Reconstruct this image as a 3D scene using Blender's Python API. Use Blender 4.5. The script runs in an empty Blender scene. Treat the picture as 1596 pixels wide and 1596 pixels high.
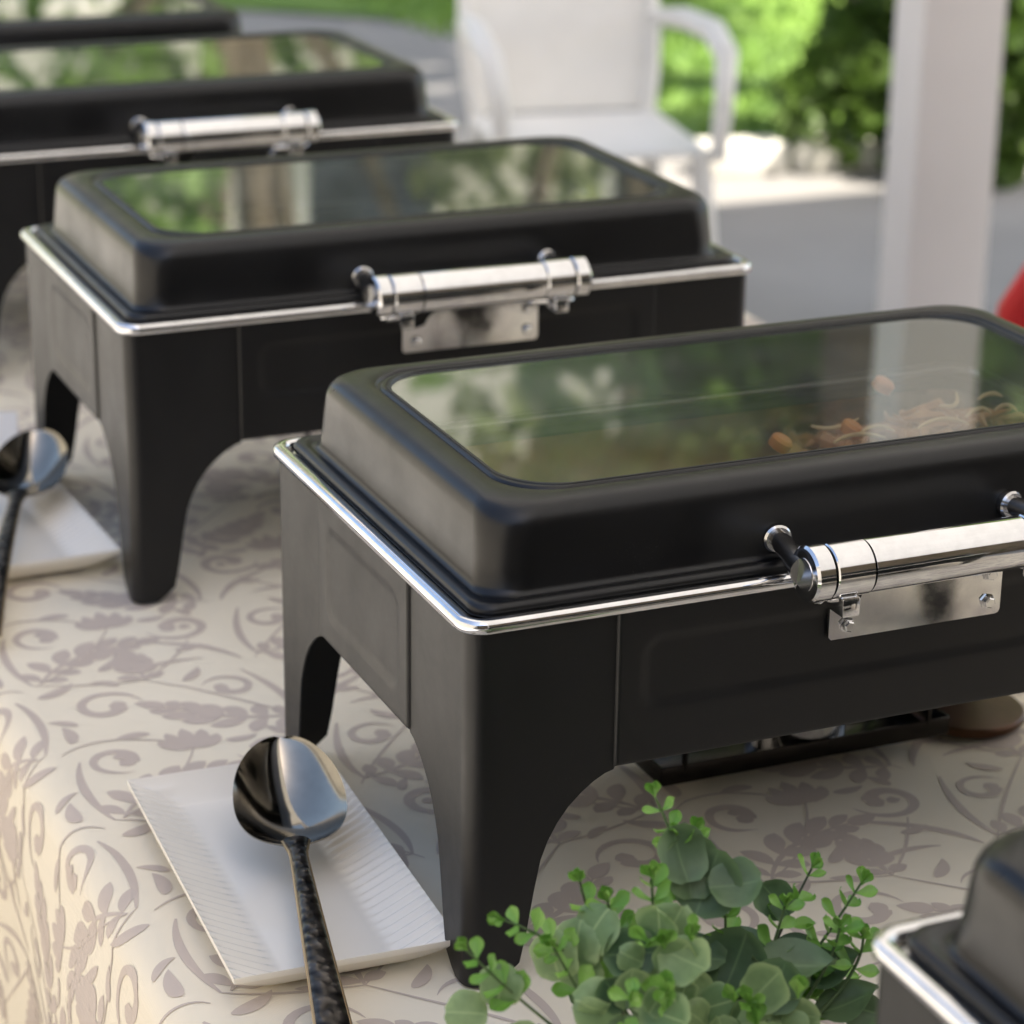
import bpy, bmesh, math, random
import numpy as np
from mathutils import Vector, Matrix
R = math.radians
rnd = random.Random(7)
scene = bpy.context.scene
col = scene.collection

# ------------------------------------------------------------------ camera
F_PX, IMG = 3938.29, 1596.0
YAW, PITCH, ROLL = 0.411786, 0.349530, 0.013079
CAM = Vector((-0.518711, -1.247101, 0.803901))
fw = Vector((math.sin(YAW) * math.cos(PITCH), math.cos(YAW) * math.cos(PITCH), -math.sin(PITCH)))
r0 = Vector((math.cos(YAW), -math.sin(YAW), 0)); u0 = r0.cross(fw)
rt = r0 * math.cos(ROLL) + u0 * math.sin(ROLL); upv = -r0 * math.sin(ROLL) + u0 * math.cos(ROLL)
cd = bpy.data.cameras.new('camera'); cam = bpy.data.objects.new('camera', cd); col.objects.link(cam)
m = Matrix((rt, upv, -fw)).transposed().to_4x4(); m.translation = CAM; cam.matrix_world = m
cd.sensor_width = 36; cd.lens = 36 * F_PX / IMG; cd.clip_start = 0.05; cd.clip_end = 3000
cd.dof.use_dof = True; cd.dof.focus_distance = 1.54; cd.dof.aperture_fstop = 7.0; cd.dof.aperture_blades = 0
scene.camera = cam

# ------------------------------------------------------------------ light
SUN_EL, SUN_AZ = R(56), R(145)          # azimuth clockwise from +Y
w = bpy.data.worlds.new('World'); scene.world = w; w.use_nodes = True
nt = w.node_tree; nt.nodes.clear()
sky = nt.nodes.new('ShaderNodeTexSky'); sky.sky_type = 'NISHITA'; sky.sun_disc = False
sky.sun_elevation = SUN_EL; sky.sun_rotation = SUN_AZ; sky.air_density = 1.0; sky.dust_density = 3.0; sky.ozone_density = 1.0
bgn = nt.nodes.new('ShaderNodeBackground'); bgn.inputs['Strength'].default_value = 0.15
wo = nt.nodes.new('ShaderNodeOutputWorld')
nt.links.new(sky.outputs[0], bgn.inputs['Color']); nt.links.new(bgn.outputs[0], wo.inputs['Surface'])
sd = bpy.data.lights.new('sun', 'SUN'); sd.energy = 5.0; sd.angle = R(0.6); sd.color = (1.0, 0.95, 0.87)
sun = bpy.data.objects.new('sun', sd); col.objects.link(sun)
sdir = Vector((math.sin(SUN_AZ) * math.cos(SUN_EL), math.cos(SUN_AZ) * math.cos(SUN_EL), math.sin(SUN_EL)))
sun.rotation_euler = sdir.to_track_quat('Z', 'Y').to_euler(); sun.location = (0, 0, 6)
vs = scene.view_settings; vs.view_transform = 'Standard'; vs.look = 'None'; vs.exposure = 1.42; vs.use_white_balance = True; vs.white_balance_temperature = 7000; vs.white_balance_tint = 10; vs.gamma = 1
scene.cycles.use_denoising = True
scene.cycles.max_bounces = 8; scene.cycles.caustics_reflective = False; scene.cycles.caustics_refractive = False
scene.cycles.sample_clamp_indirect = 6

# ------------------------------------------------------------------ helpers
def up(u, v, ax, val):
    """point where the ray of photo pixel (u, v) meets the plane axis = val"""
    d = fw + rt * ((u - 798) / F_PX) + upv * ((798 - v) / F_PX)
    return CAM + d * ((val - CAM[ax]) / d[ax])

def tag(o, label=None, cat=None, group=None, kind=None):
    if label: o['label'] = label
    if cat: o['category'] = cat
    if group: o['group'] = group
    if kind: o['kind'] = kind
    return o

def empty(name, loc=(0, 0, 0), rz=0):
    o = bpy.data.objects.new(name, None); col.objects.link(o); o.location = loc; o.rotation_euler.z = rz
    o.empty_display_size = 0.05
    return o

def link(name, me, parent=None):
    o = bpy.data.objects.new(name, me); col.objects.link(o)
    if parent: o.parent = parent
    return o

def fin(me, mat, ang=35):
    me.materials.append(mat)
    if ang is None: return me
    me.polygons.foreach_set('use_smooth', [True] * len(me.polygons))
    if ang < 180: me.set_sharp_from_angle(angle=R(ang))
    return me

def mesh(name, v, f, mat, parent=None, ang=35):
    me = bpy.data.meshes.new(name); me.from_pydata([tuple(p) for p in v], [], [tuple(q) for q in f])
    bm = bmesh.new(); bm.from_mesh(me); bmesh.ops.recalc_face_normals(bm, faces=bm.faces); bm.to_mesh(me); bm.free()
    fin(me, mat, ang)
    return link(name, me, parent)

class MB:
    def __init__(s): s.v = []; s.f = []
    def add(s, v, f):
        k = len(s.v); s.v += [tuple(p) for p in v]; s.f += [tuple(i + k for i in q) for q in f]; return s
    def box(s, a, b, bev=0.0):
        x0, y0, z0 = a; x1, y1, z1 = b
        bm = bmesh.new(); bmesh.ops.create_cube(bm, size=1)
        for q in bm.verts: q.co = Vector(((x0 + x1) / 2 + q.co.x * (x1 - x0), (y0 + y1) / 2 + q.co.y * (y1 - y0), (z0 + z1) / 2 + q.co.z * (z1 - z0)))
        if bev: bmesh.ops.bevel(bm, geom=bm.edges[:], offset=bev, segments=2, affect='EDGES', profile=.5)
        bm.verts.index_update(); s.add([q.co[:] for q in bm.verts], [[q.index for q in f.verts] for f in bm.faces]); bm.free(); return s
    def loops(s, L, close=True, cap0=False, cap1=False, ring=False):
        n = len(L[0]); v = [p for l in L for p in l]; f = []
        m_ = len(L)
        for i in range(m_ if ring else m_ - 1):
            a, b = i * n, ((i + 1) % m_) * n
            for j in range(n if close else n - 1):
                k = (j + 1) % n; f.append((a + j, a + k, b + k, b + j))
        if cap0: f.append(tuple(range(n))[::-1])
        if cap1: f.append(tuple((m_ - 1) * n + j for j in range(n)))
        return s.add(v, f)
    def turned(s, p0, p1, prof, n=24):
        """surface of revolution about p0-p1; prof = [(t along in metres, radius)]"""
        p0 = Vector(p0); ax = (Vector(p1) - p0).normalized()
        a = ax.orthogonal().normalized(); b = ax.cross(a)
        L = [[p0 + ax * t + (a * math.cos(2 * math.pi * k / n) + b * math.sin(2 * math.pi * k / n)) * max(r, 1e-5) for k in range(n)] for t, r in prof]
        return s.loops(L, cap0=True, cap1=True)
    def tube(s, pts, rad, n=10, cap=True):
        pts = [Vector(p) for p in pts]; L = []
        rad = rad if isinstance(rad, (list, tuple)) else [rad] * len(pts)
        t = (pts[1] - pts[0]).normalized(); a = t.orthogonal().normalized()
        for i, p in enumerate(pts):
            t = (pts[min(i + 1, len(pts) - 1)] - pts[max(i - 1, 0)]).normalized()
            a = (a - t * a.dot(t)).normalized(); b = t.cross(a)
            L.append([p + (a * math.cos(2 * math.pi * k / n) + b * math.sin(2 * math.pi * k / n)) * rad[i] for k in range(n)])
        return s.loops(L, cap0=cap, cap1=cap)
    def build(s, name, mat, parent=None, ang=35): return mesh(name, s.v, s.f, mat, parent, ang)

def rr(x0, y0, x1, y1, r, z, n=8):
    P = []
    for cx, cy, a0 in ((x1 - r, y0 + r, -90), (x1 - r, y1 - r, 0), (x0 + r, y1 - r, 90), (x0 + r, y0 + r, 180)):
        for k in range(n + 1):
            a = R(a0 + 90 * k / n); P.append(Vector((cx + r * math.cos(a), cy + r * math.sin(a), z)))
    return P

def copy_tree(o, parent=None):
    c = o.copy(); col.objects.link(c); c.parent = parent
    for ch in o.children: copy_tree(ch, c)
    return c

def bez(p0, p1, p2, n):
    p0, p1, p2 = map(Vector, (p0, p1, p2))
    return [p0 * (1 - t) ** 2 + p1 * 2 * t * (1 - t) + p2 * t * t for t in (i / (n - 1) for i in range(n))]

# ------------------------------------------------------------------ materials
def mat(name, base, rough=0.5, metal=0.0, **kw):
    M = bpy.data.materials.new(name); M.use_nodes = True; N = M.node_tree.nodes; Lk = M.node_tree.links
    b = N['Principled BSDF']
    b.inputs['Base Color'].default_value = (*base, 1); b.inputs['Roughness'].default_value = rough; b.inputs['Metallic'].default_value = metal
    for k, v in kw.items():
        if k in b.inputs: b.inputs[k].default_value = v
    return M, N, Lk, b

def noise_of(N, Lk, scale, detail=4, obj=True, rough=.55, vec=None):
    tc = N.new('ShaderNodeTexCoord'); n = N.new('ShaderNodeTexNoise')
    n.inputs['Scale'].default_value = scale; n.inputs['Detail'].default_value = detail; n.inputs['Roughness'].default_value = rough
    if vec is None: Lk.new(tc.outputs['Object' if obj else 'Generated'], n.inputs['Vector'])
    else: Lk.new(vec, n.inputs['Vector'])
    return n

def ramp(N, Lk, src, stops):
    r_ = N.new('ShaderNodeValToRGB'); Lk.new(src, r_.inputs['Fac'])
    el = r_.color_ramp.elements
    while len(el) < len(stops): el.new(0.5)
    for e, (p, c) in zip(el, stops): e.position = p; e.color = (*c, 1) if len(c) == 3 else c
    return r_

def bump(N, Lk, b, src, strength, dist):
    bp = N.new('ShaderNodeBump'); bp.inputs['Strength'].default_value = strength; bp.inputs['Distance'].default_value = dist
    Lk.new(src, bp.inputs['Height']); Lk.new(bp.outputs[0], b.inputs['Normal']); return bp

def varied(name, c0, c1, scale, rough=.6, metal=0, bump_s=0, bump_d=.002, rr_=None, **kw):
    M, N, Lk, b = mat(name, c0, rough, metal, **kw)
    n = noise_of(N, Lk, scale); r_ = ramp(N, Lk, n.outputs['Fac'], [(.3, c0), (.7, c1)]); Lk.new(r_.outputs[0], b.inputs['Base Color'])
    if rr_:
        q = ramp(N, Lk, n.outputs['Fac'], [(.3, (rr_[0],) * 3), (.7, (rr_[1],) * 3)]); Lk.new(q.outputs[0], b.inputs['Roughness'])
    if bump_s: bump(N, Lk, b, n.outputs['Fac'], bump_s, bump_d)
    return M

def black_metal(name, base, r_lo, r_hi):
    M, N, Lk, b = mat(name, base, .4)
    n = noise_of(N, Lk, 9, 5); n2 = noise_of(N, Lk, 34, 7, rough=.7); ad = N.new('ShaderNodeMath'); ad.operation = 'MULTIPLY_ADD'; Lk.new(n2.outputs['Fac'], ad.inputs[0]); ad.inputs[1].default_value = .6; Lk.new(n.outputs['Fac'], ad.inputs[2])
    q = ramp(N, Lk, ad.outputs[0], [(.55, (r_lo,) * 3), (1.0, (r_hi,) * 3)]); Lk.new(q.outputs[0], b.inputs['Roughness'])
    d = noise_of(N, Lk, 650, 3, rough=.7); e = noise_of(N, Lk, 5, 3); mu = N.new('ShaderNodeMath'); mu.operation = 'MULTIPLY'; Lk.new(d.outputs['Fac'], mu.inputs[0]); Lk.new(e.outputs['Fac'], mu.inputs[1])
    c = ramp(N, Lk, mu.outputs[0], [(.36, base), (.50, (.045, .043, .04))]); Lk.new(c.outputs[0], b.inputs['Base Color'])
    f = noise_of(N, Lk, 900, 2); bump(N, Lk, b, f.outputs['Fac'], .06, .0004)
    b.inputs['IOR'].default_value = 1.45
    return M
M_BLACK = black_metal('black_satin_paint', (.0045, .0045, .005), .36, .52)
M_LID = black_metal('black_lid_paint', (.004, .004, .0045), .27, .40)
M_RUB = mat('black_gasket', (.01, .01, .01), .45)[0]

def chrome(name, c, lo, hi):
    M, N, Lk, b = mat(name, c, .1, 1.0)
    n = noise_of(N, Lk, 22, 8, rough=.7); q = ramp(N, Lk, n.outputs['Fac'], [(.35, (lo,) * 3), (.62, ((lo + hi) / 2,) * 3), (.75, (hi,) * 3)]); Lk.new(q.outputs[0], b.inputs['Roughness'])
    k = noise_of(N, Lk, 60, 5, rough=.7); cr = ramp(N, Lk, k.outputs['Fac'], [(.3, tuple(x * .86 for x in c)), (.6, c)]); Lk.new(cr.outputs[0], b.inputs['Base Color'])
    return M
M_CHROME = chrome('chrome', (.80, .80, .81), .04, .20)
M_STEEL = chrome('stainless', (.62, .61, .60), .12, .25)
M_BURNT = chrome('burnt_steel', (.035, .031, .028), .15, .35)
M_SPOON = chrome('spoon_steel', (.32, .295, .25), .07, .2)

def glass_mat():
    M = bpy.data.materials.new('lid_glass'); M.use_nodes = True; N = M.node_tree.nodes; Lk = M.node_tree.links
    N.clear(); o = N.new('ShaderNodeOutputMaterial'); mx = N.new('ShaderNodeMixShader'); t = N.new('ShaderNodeBsdfTransparent'); g = N.new('ShaderNodeBsdfGlossy')
    t.inputs['Color'].default_value = (.90, .92, .90, 1); g.inputs['Color'].default_value = (.95, 1, .95, 1)
    fr = N.new('ShaderNodeFresnel'); fr.inputs['IOR'].default_value = 3.1
    n = noise_of(N, Lk, 18, 4); q = ramp(N, Lk, n.outputs['Fac'], [(.35, (.012,) * 3), (.8, (.05,) * 3)]); Lk.new(q.outputs[0], g.inputs['Roughness'])
    n2 = noise_of(N, Lk, 7, 2); bp = N.new('ShaderNodeBump'); bp.inputs['Strength'].default_value = .02; bp.inputs['Distance'].default_value = .002
    Lk.new(n2.outputs['Fac'], bp.inputs['Height']); Lk.new(bp.outputs[0], g.inputs['Normal'])
    df = N.new('ShaderNodeBsdfDiffuse'); df.inputs['Color'].default_value = (.66, .68, .60, 1); mf = N.new('ShaderNodeMixShader')
    n3 = noise_of(N, Lk, 5, 3); q3 = ramp(N, Lk, n3.outputs['Fac'], [(.35, (.05,) * 3), (.7, (.16,) * 3)]); Lk.new(q3.outputs[0], mf.inputs[0])
    Lk.new(t.outputs[0], mf.inputs[1]); Lk.new(df.outputs[0], mf.inputs[2])
    # only the outer face mirrors and fogs; the inner face passes light
    ge = N.new('ShaderNodeNewGeometry'); fb_ = N.new('ShaderNodeMath'); fb_.operation = 'SUBTRACT'; fb_.inputs[0].default_value = 1; Lk.new(ge.outputs['Backfacing'], fb_.inputs[1])
    def msk(sock):
        k = N.new('ShaderNodeMath'); k.operation = 'MULTIPLY'; Lk.new(sock, k.inputs[0]); Lk.new(fb_.outputs[0], k.inputs[1]); return k.outputs[0]
    Lk.new(msk(q3.outputs[0]), mf.inputs[0])
    Lk.new(msk(fr.outputs[0]), mx.inputs[0]); Lk.new(mf.outputs[0], mx.inputs[1]); Lk.new(g.outputs[0], mx.inputs[2]); Lk.new(mx.outputs[0], o.inputs['Surface'])
    return M
M_GLASS = glass_mat()

def cloth_mat(name, c0, c1, sheen=.0, rough=.8):
    M, N, Lk, b = mat(name, c0, rough)
    n = noise_of(N, Lk, 4, 5); r_ = ramp(N, Lk, n.outputs['Fac'], [(.3, c0), (.7, c1)]); Lk.new(r_.outputs[0], b.inputs['Base Color'])
    tc = N.new('ShaderNodeTexCoord')
    w1 = N.new('ShaderNodeTexWave'); w1.bands_direction = 'X'; w1.inputs['Scale'].default_value = 420; w1.inputs['Distortion'].default_value = 1.5
    w2 = N.new('ShaderNodeTexWave'); w2.bands_direction = 'Y'; w2.inputs['Scale'].default_value = 420; w2.inputs['Distortion'].default_value = 1.5
    Lk.new(tc.outputs['Object'], w1.inputs['Vector']); Lk.new(tc.outputs['Object'], w2.inputs['Vector'])
    ad = N.new('ShaderNodeMath'); ad.operation = 'ADD'; Lk.new(w1.outputs['Fac'], ad.inputs[0]); Lk.new(w2.outputs['Fac'], ad.inputs[1])
    bump(N, Lk, b, ad.outputs[0], .25, .0003)
    b.inputs['Sheen Weight'].default_value = sheen
    b.inputs['Specular IOR Level'].default_value = .3
    return M
M_CLOTH = cloth_mat('cream_damask_ground', (.74, .665, .525), (.80, .72, .575), rough=.75)
M_FIG = cloth_mat('mauve_damask_figure', (.50, .42, .36), (.555, .47, .405), rough=.6)

M_WHITE = varied('white_porcelain', (.82, .77, .68), (.86, .81, .72), 8, .25)
M_PAPER = mat('white_card', (.80, .80, .80), .7)[0]

# ------------------------------------------------------------------ ground and garden structure
GZ = -0.75
M_PAVE = varied('grey_paving', (.22, .213, .205), (.29, .28, .27), 1.3, .85, bump_s=.3, bump_d=.01)
g_ = mesh('ground', [(-400, -400, GZ), (400, -400, GZ), (400, 400, GZ), (-400, 400, GZ)], [(0, 1, 2, 3)], M_PAVE, ang=None)
tag(g_, 'grey paved ground beyond and below the table', kind='structure')
M_PALE = varied('pale_bounce_stone', (.46, .455, .44), (.54, .535, .52), 2.0, .85, bump_s=.3, bump_d=.01)
tr_ = mesh('bounce_strip', [(-2.75, -3.4, GZ + .006), (-.92, -3.4, GZ + .006), (-.92, 14, GZ + .006), (-2.75, 14, GZ + .006)], [(0, 1, 2, 3)], M_PALE, ang=None); tag(tr_, 'pale ground strip added beside the table to bounce light onto the dishes', kind='structure')  # added pale ground; its sunlit bounce lightens the left faces of the dishes
M_LAWN = varied('lawn_soil_green', (.06, .13, .025), (.16, .27, .05), 2.2, .9, bump_s=.5, bump_d=.03)
lawn_pts = [(2.92, 5.05), (4.2, 4.7), (30, 4.0), (30, 40), (-30, 40), (-30, 9.5), (2.4, 8.35), (3.35, 7.5)]
lw = mesh('lawn', [(x, y, GZ + .012) for x, y in lawn_pts], [tuple(range(len(lawn_pts)))], M_LAWN, ang=None)
tag(lw, 'sunlit green lawn beyond the paving', kind='structure')
M_BLADE = varied('grass_blade', (.10, .22, .03), (.22, .36, .06), 3, .7)
gb = MB(); rg = random.Random(3)
for i in range(9000):
    x = rg.uniform(2.9, 6.2); y = rg.uniform(5.0, 9.6)
    if x < 2.95 + (y - 5.05) * .2 and y < 7.4: continue
    a = rg.uniform(0, 6.28); h = rg.uniform(.03, .07); d = .012
    gb.add([(x - d * math.cos(a), y - d * math.sin(a), GZ + .012), (x + d * math.cos(a), y + d * math.sin(a), GZ + .012), (x + rg.uniform(-.03, .03), y + rg.uniform(-.03, .03), GZ + h)], [(0, 1, 2)])
tag(gb.build('lawn_grass', M_BLADE, ang=None), 'short sunlit grass blades growing on the lawn', kind='stuff')

# pale stone edging along the lawn, one stone after another
M_STONE = varied('pale_edging_stone', (.62, .60, .54), (.74, .72, .66), 6, .85, bump_s=.3)
edg = empty('lawn_edging', (2.78, 5.0, GZ)); tag(edg, 'pale stone edging between paving and lawn', 'edging')
em = MB().box((0, 0, 0), (.26, .12, .09), .012).build('edging_stone', M_STONE, edg)
for i in range(1, 9):
    e2 = em.copy(); col.objects.link(e2); e2.location = (i * .275, -i * .055, 0); e2.rotation_euler.z = R(-11)
em.rotation_euler.z = R(-11)

# pergola: square white posts carrying a pale roof over the buffet
M_POST = varied('white_painted_post', (.74, .70, .68), (.80, .76, .74), 3, .55)
M_ROOF = varied('white_awning_cloth', (.66, .65, .64), (.72, .71, .70), 2, .85)
_n = M_ROOF.node_tree.nodes; _l = M_ROOF.node_tree.links; _t = _n.new('ShaderNodeBsdfTranslucent'); _t.inputs['Color'].default_value = (.78, .78, .78, 1); _m = _n.new('ShaderNodeMixShader'); _m.inputs[0].default_value = .23
_l.new(_n['Principled BSDF'].outputs[0], _m.inputs[1]); _l.new(_t.outputs[0], _m.inputs[2]); _l.new(_m.outputs[0], _n['Material Output'].inputs['Surface'])
perg = empty('pergola', (2.17, 2.86, GZ)); tag(perg, 'white square post of the pergola that shades the buffet table', 'pergola')
PH = 2.92
def post(x, y, rz):
    o = MB().box((-.082, -.082, 0), (.082, .082, PH), .008).build('post', M_POST, perg); o.location = (x, y, 0); o.rotation_euler.z = rz
    q = MB().box((-.125, -.125, .001), (.125, .125, .12), .01).build('post_base', M_POST, o)
post(0, 0, R(-12)); post(-2.02, 0, 0); post(-2.02, -6.2, 0); post(2.6, -6.2, 0)
mesh('awning', [(-2.1 + 5.3 * i / 12, -6.5 + 6.7 * j / 12, PH + .02 - .06 * math.sin(math.pi * (i % 3) / 3) * math.sin(math.pi * j / 12)) for j in range(13) for i in range(13)], [(j * 13 + i, j * 13 + i + 1, j * 13 + i + 14, j * 13 + i + 13) for j in range(12) for i in range(12)], M_ROOF, perg, 180)
MB().box((-2.08, -.06, PH - .14), (3.1, .06, PH - .001), .005).build('beam', M_POST, perg)

# ------------------------------------------------------------------ garden: trees, shrubs, chairs
def leaf_cloud(name, mat_, n, clumps, size, seed, parent=None):
    """n leaf quads scattered round clump centres (x, y, z, radius)"""
    g = np.random.default_rng(seed); cl = np.array(clumps); wts = cl[:, 3] ** 2; k = g.choice(len(cl), n, p=wts / wts.sum())
    d = g.normal(size=(n, 3)); d /= np.linalg.norm(d, axis=1)[:, None]
    c = cl[k, :3] + d * (cl[k, 3] * g.uniform(.35, 1.05, n) ** .6)[:, None]
    a = g.normal(size=(n, 3)); a /= np.linalg.norm(a, axis=1)[:, None]; b = np.cross(a, g.normal(size=(n, 3))); b /= np.linalg.norm(b, axis=1)[:, None]
    s = (size * g.uniform(.6, 1.4, n))[:, None]
    v = np.stack([c - a * s, c + b * s * .5, c + a * s, c - b * s * .5], 1).reshape(-1, 3)
    me = bpy.data.meshes.new(name); me.from_pydata(v.tolist(), [], np.arange(4 * n).reshape(-1, 4).tolist()); me.materials.append(mat_)
    return link(name, me, parent)
def foliage(name, c0, c1):
    M = varied(name, c0, c1, 2.5, .55)
    N = M.node_tree.nodes; Lk = M.node_tree.links; b = N['Principled BSDF']; tr = N.new('ShaderNodeBsdfTranslucent'); ms = N.new('ShaderNodeMixShader'); ms.inputs[0].default_value = .5
    Lk.new(b.inputs['Base Color'].links[0].from_socket, tr.inputs['Color']); Lk.new(b.outputs[0], ms.inputs[1]); Lk.new(tr.outputs[0], ms.inputs[2]); Lk.new(ms.outputs[0], N['Material Output'].inputs['Surface'])
    return M
M_F1 = foliage('bright_foliage', (.12, .23, .04), (.27, .40, .10)); M_F2 = foliage('dark_foliage', (.02, .055, .012), (.05, .10, .02))
M_F4 = foliage('conifer_foliage', (.06, .12, .02), (.13, .21, .04)); M_F3 = foliage('sage_foliage', (.18, .24, .10), (.34, .38, .19)); M_BARK = varied('bark', (.10, .075, .055), (.18, .14, .10), 8, .9, bump_s=.6, bump_d=.02)
def tree(x, y, h, rad, mat_, seed, label, n=5200, lift=.42, group='trees beyond the lawn', size=.11):
    t = empty('garden_tree', (x, y, GZ)); tag(t, label, 'tree', group)
    q = random.Random(seed); tp = [(0, 0, -.02), (q.uniform(-.1, .1), q.uniform(-.1, .1), h * .3), (q.uniform(-.2, .2), q.uniform(-.2, .2), h * .6), (0, 0, h * .9)]
    mb = MB().tube(tp, [h * .028, h * .022, h * .014, h * .004], 8); cl = []
    for i in range(26):
        a = q.uniform(0, 6.28); zz = q.uniform(lift, 1.0); e = math.sin(math.pi * min(1, (zz - lift) / (1 - lift) * .8 + .2)) ** .6
        rr2 = rad * e * q.uniform(.35, .95); p = (rr2 * math.cos(a), rr2 * math.sin(a), h * zz * .93)
        cl.append((*p, rad * q.uniform(.22, .4)))
        if i < 9: mb.tube([(0, 0, h * (lift + .1) * .8), (p[0] * .5, p[1] * .5, (h * lift * .8 + p[2]) / 2), p], [h * .012, h * .008, h * .003], 5)
    mb.build('trunk', M_BARK, t); leaf_cloud('crown', mat_, n, cl, size, seed, t)
    return t
def shrub(x, y, h, rad, mat_, seed, label, name='conifer_shrub', cone=.75, n=3000, size=.05):
    t = empty(name, (x, y, GZ)); tag(t, label, 'shrub'); q = random.Random(seed); cl = []
    for i in range(34):
        zz = q.random() ** .9; a = q.uniform(0, 6.28); r_ = rad * (1 - cone * zz) * q.uniform(.4, .9); cl.append((r_ * math.cos(a), r_ * math.sin(a), h * (.06 + .9 * zz), rad * (.5 - .3 * zz)))
    MB().tube([(0, 0, -.02), (0, 0, h * .9)], [rad * .12, .01], 7).build('trunk', M_BARK, t); leaf_cloud('foliage', mat_, n, cl, size, seed, t); return t

# ------------------------------------------------------------------ table and cloth
TX0, TX1, TY0, TY1 = -.178, .92, -1.15, 2.75
M_WOOD = varied('table_wood', (.20, .12, .07), (.30, .19, .11), 5, .6)
tb = empty('buffet_table', (.37, .8, GZ)); tag(tb, 'long wooden buffet table hidden under the damask cloth', 'table')
MB().box((TX0 + .022 - .37, TY0 + .02 - .8, .708), (TX1 - .022 - .37, TY1 - .02 - .8, .7435), .003).build('tabletop', M_WOOD, tb)
for sx in (TX0 + .1 - .37, TX1 - .1 - .37):
    for sy in (TY0 + .15 - .8, TY1 - .15 - .8): MB().box((sx - .03, sy - .03, 0), (sx + .03, sy + .03, .707), .004).build('leg', M_WOOD, tb)
ER = .026                                       # rounding of the cloth over the table edge
def wav(x, y):
    h = .5 * math.sin(31 * x + 9 * y + 2 * math.sin(5 * y)) * math.sin(17 * y - 6 * x + 1.3) + .3 * math.sin(53 * x - 21 * y) * math.sin(11 * y + 2) + .2 * math.sin(8 * x + 40 * y + math.sin(20 * x))
    cr = math.exp(-((x * .94 + y * .34 - .30 + .01 * math.sin(9 * y)) / .006) ** 2) + .8 * math.exp(-((x * .8 - y * .6 - .42 + .012 * math.sin(8 * x)) / .007) ** 2) + .8 * math.exp(-((x - .5 * y + .28) / .008) ** 2)
    return .0013 * (h - 1.2) + .0009 * (cr - 1)
def fold(y, d, s):
    k = min(1, d / .45); return k * (.030 * math.sin(9.5 * y + s) + .016 * math.sin(23 * y + 1 + 2 * s)) + min(1, d / .06) * (.010 + .004 * math.sin(31 * y + 2 * math.sin(7 * y)))
def cloth(u, v, off=0.0):
    """u across the table in metres of cloth, v along it; beyond the edges the cloth bends down"""
    q = math.pi / 2 * ER
    if TX0 + ER <= u <= TX1 - ER: return (u, v, wav(u, v) + off)
    left = u < .3; d = (TX0 + ER - u) if left else (u - TX1 + ER)
    base = TX0 + ER if left else TX1 - ER; sg = -1 if left else 1
    if d < q:
        a = d / ER; e = wav(base, v) * (1 - d / q) - .0016 * math.sin(math.pi * d / q) * (1 + math.sin(31 * v + 2 * math.sin(7 * v)))
        return (base + sg * (ER + off) * math.sin(a), v, -ER + (ER + off) * math.cos(a) + e)
    h = d - q; return (base + sg * (ER + off + fold(v, h, 0 if left else 2)), v, -ER - h)
us = sorted(set([round(TX0 + ER - i * .006, 4) for i in range(0, 60)] + [round(TX0 + ER - .354 - i * .02, 4) for i in range(1, 15)] + [round(TX0 + ER + i * .009, 4) for i in range(0, int((TX1 - TX0 - 2 * ER) / .009) + 1)] + [round(TX1 - ER + i * .008, 4) for i in range(0, 9)] + [round(TX1 - ER + .064 + i * .03, 4) for i in range(1, 20)]))
vsn = [TY0 + i * .009 for i in range(int((TY1 - TY0) / .009) + 1)]
cv = [cloth(a, b) for b in vsn for a in us]; nu = len(us)
cf = [(j * nu + i, j * nu + i + 1, (j + 1) * nu + i + 1, (j + 1) * nu + i) for j in range(len(vsn) - 1) for i in range(nu - 1)]
ends = []
me = bpy.data.meshes.new('tablecloth'); me.from_pydata(cv, [], cf); fin(me, M_CLOTH, 180)
tc_ = link('tablecloth', me); tag(tc_, 'cream tablecloth with woven mauve damask scrolls hanging over the table edge', 'tablecloth')

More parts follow.
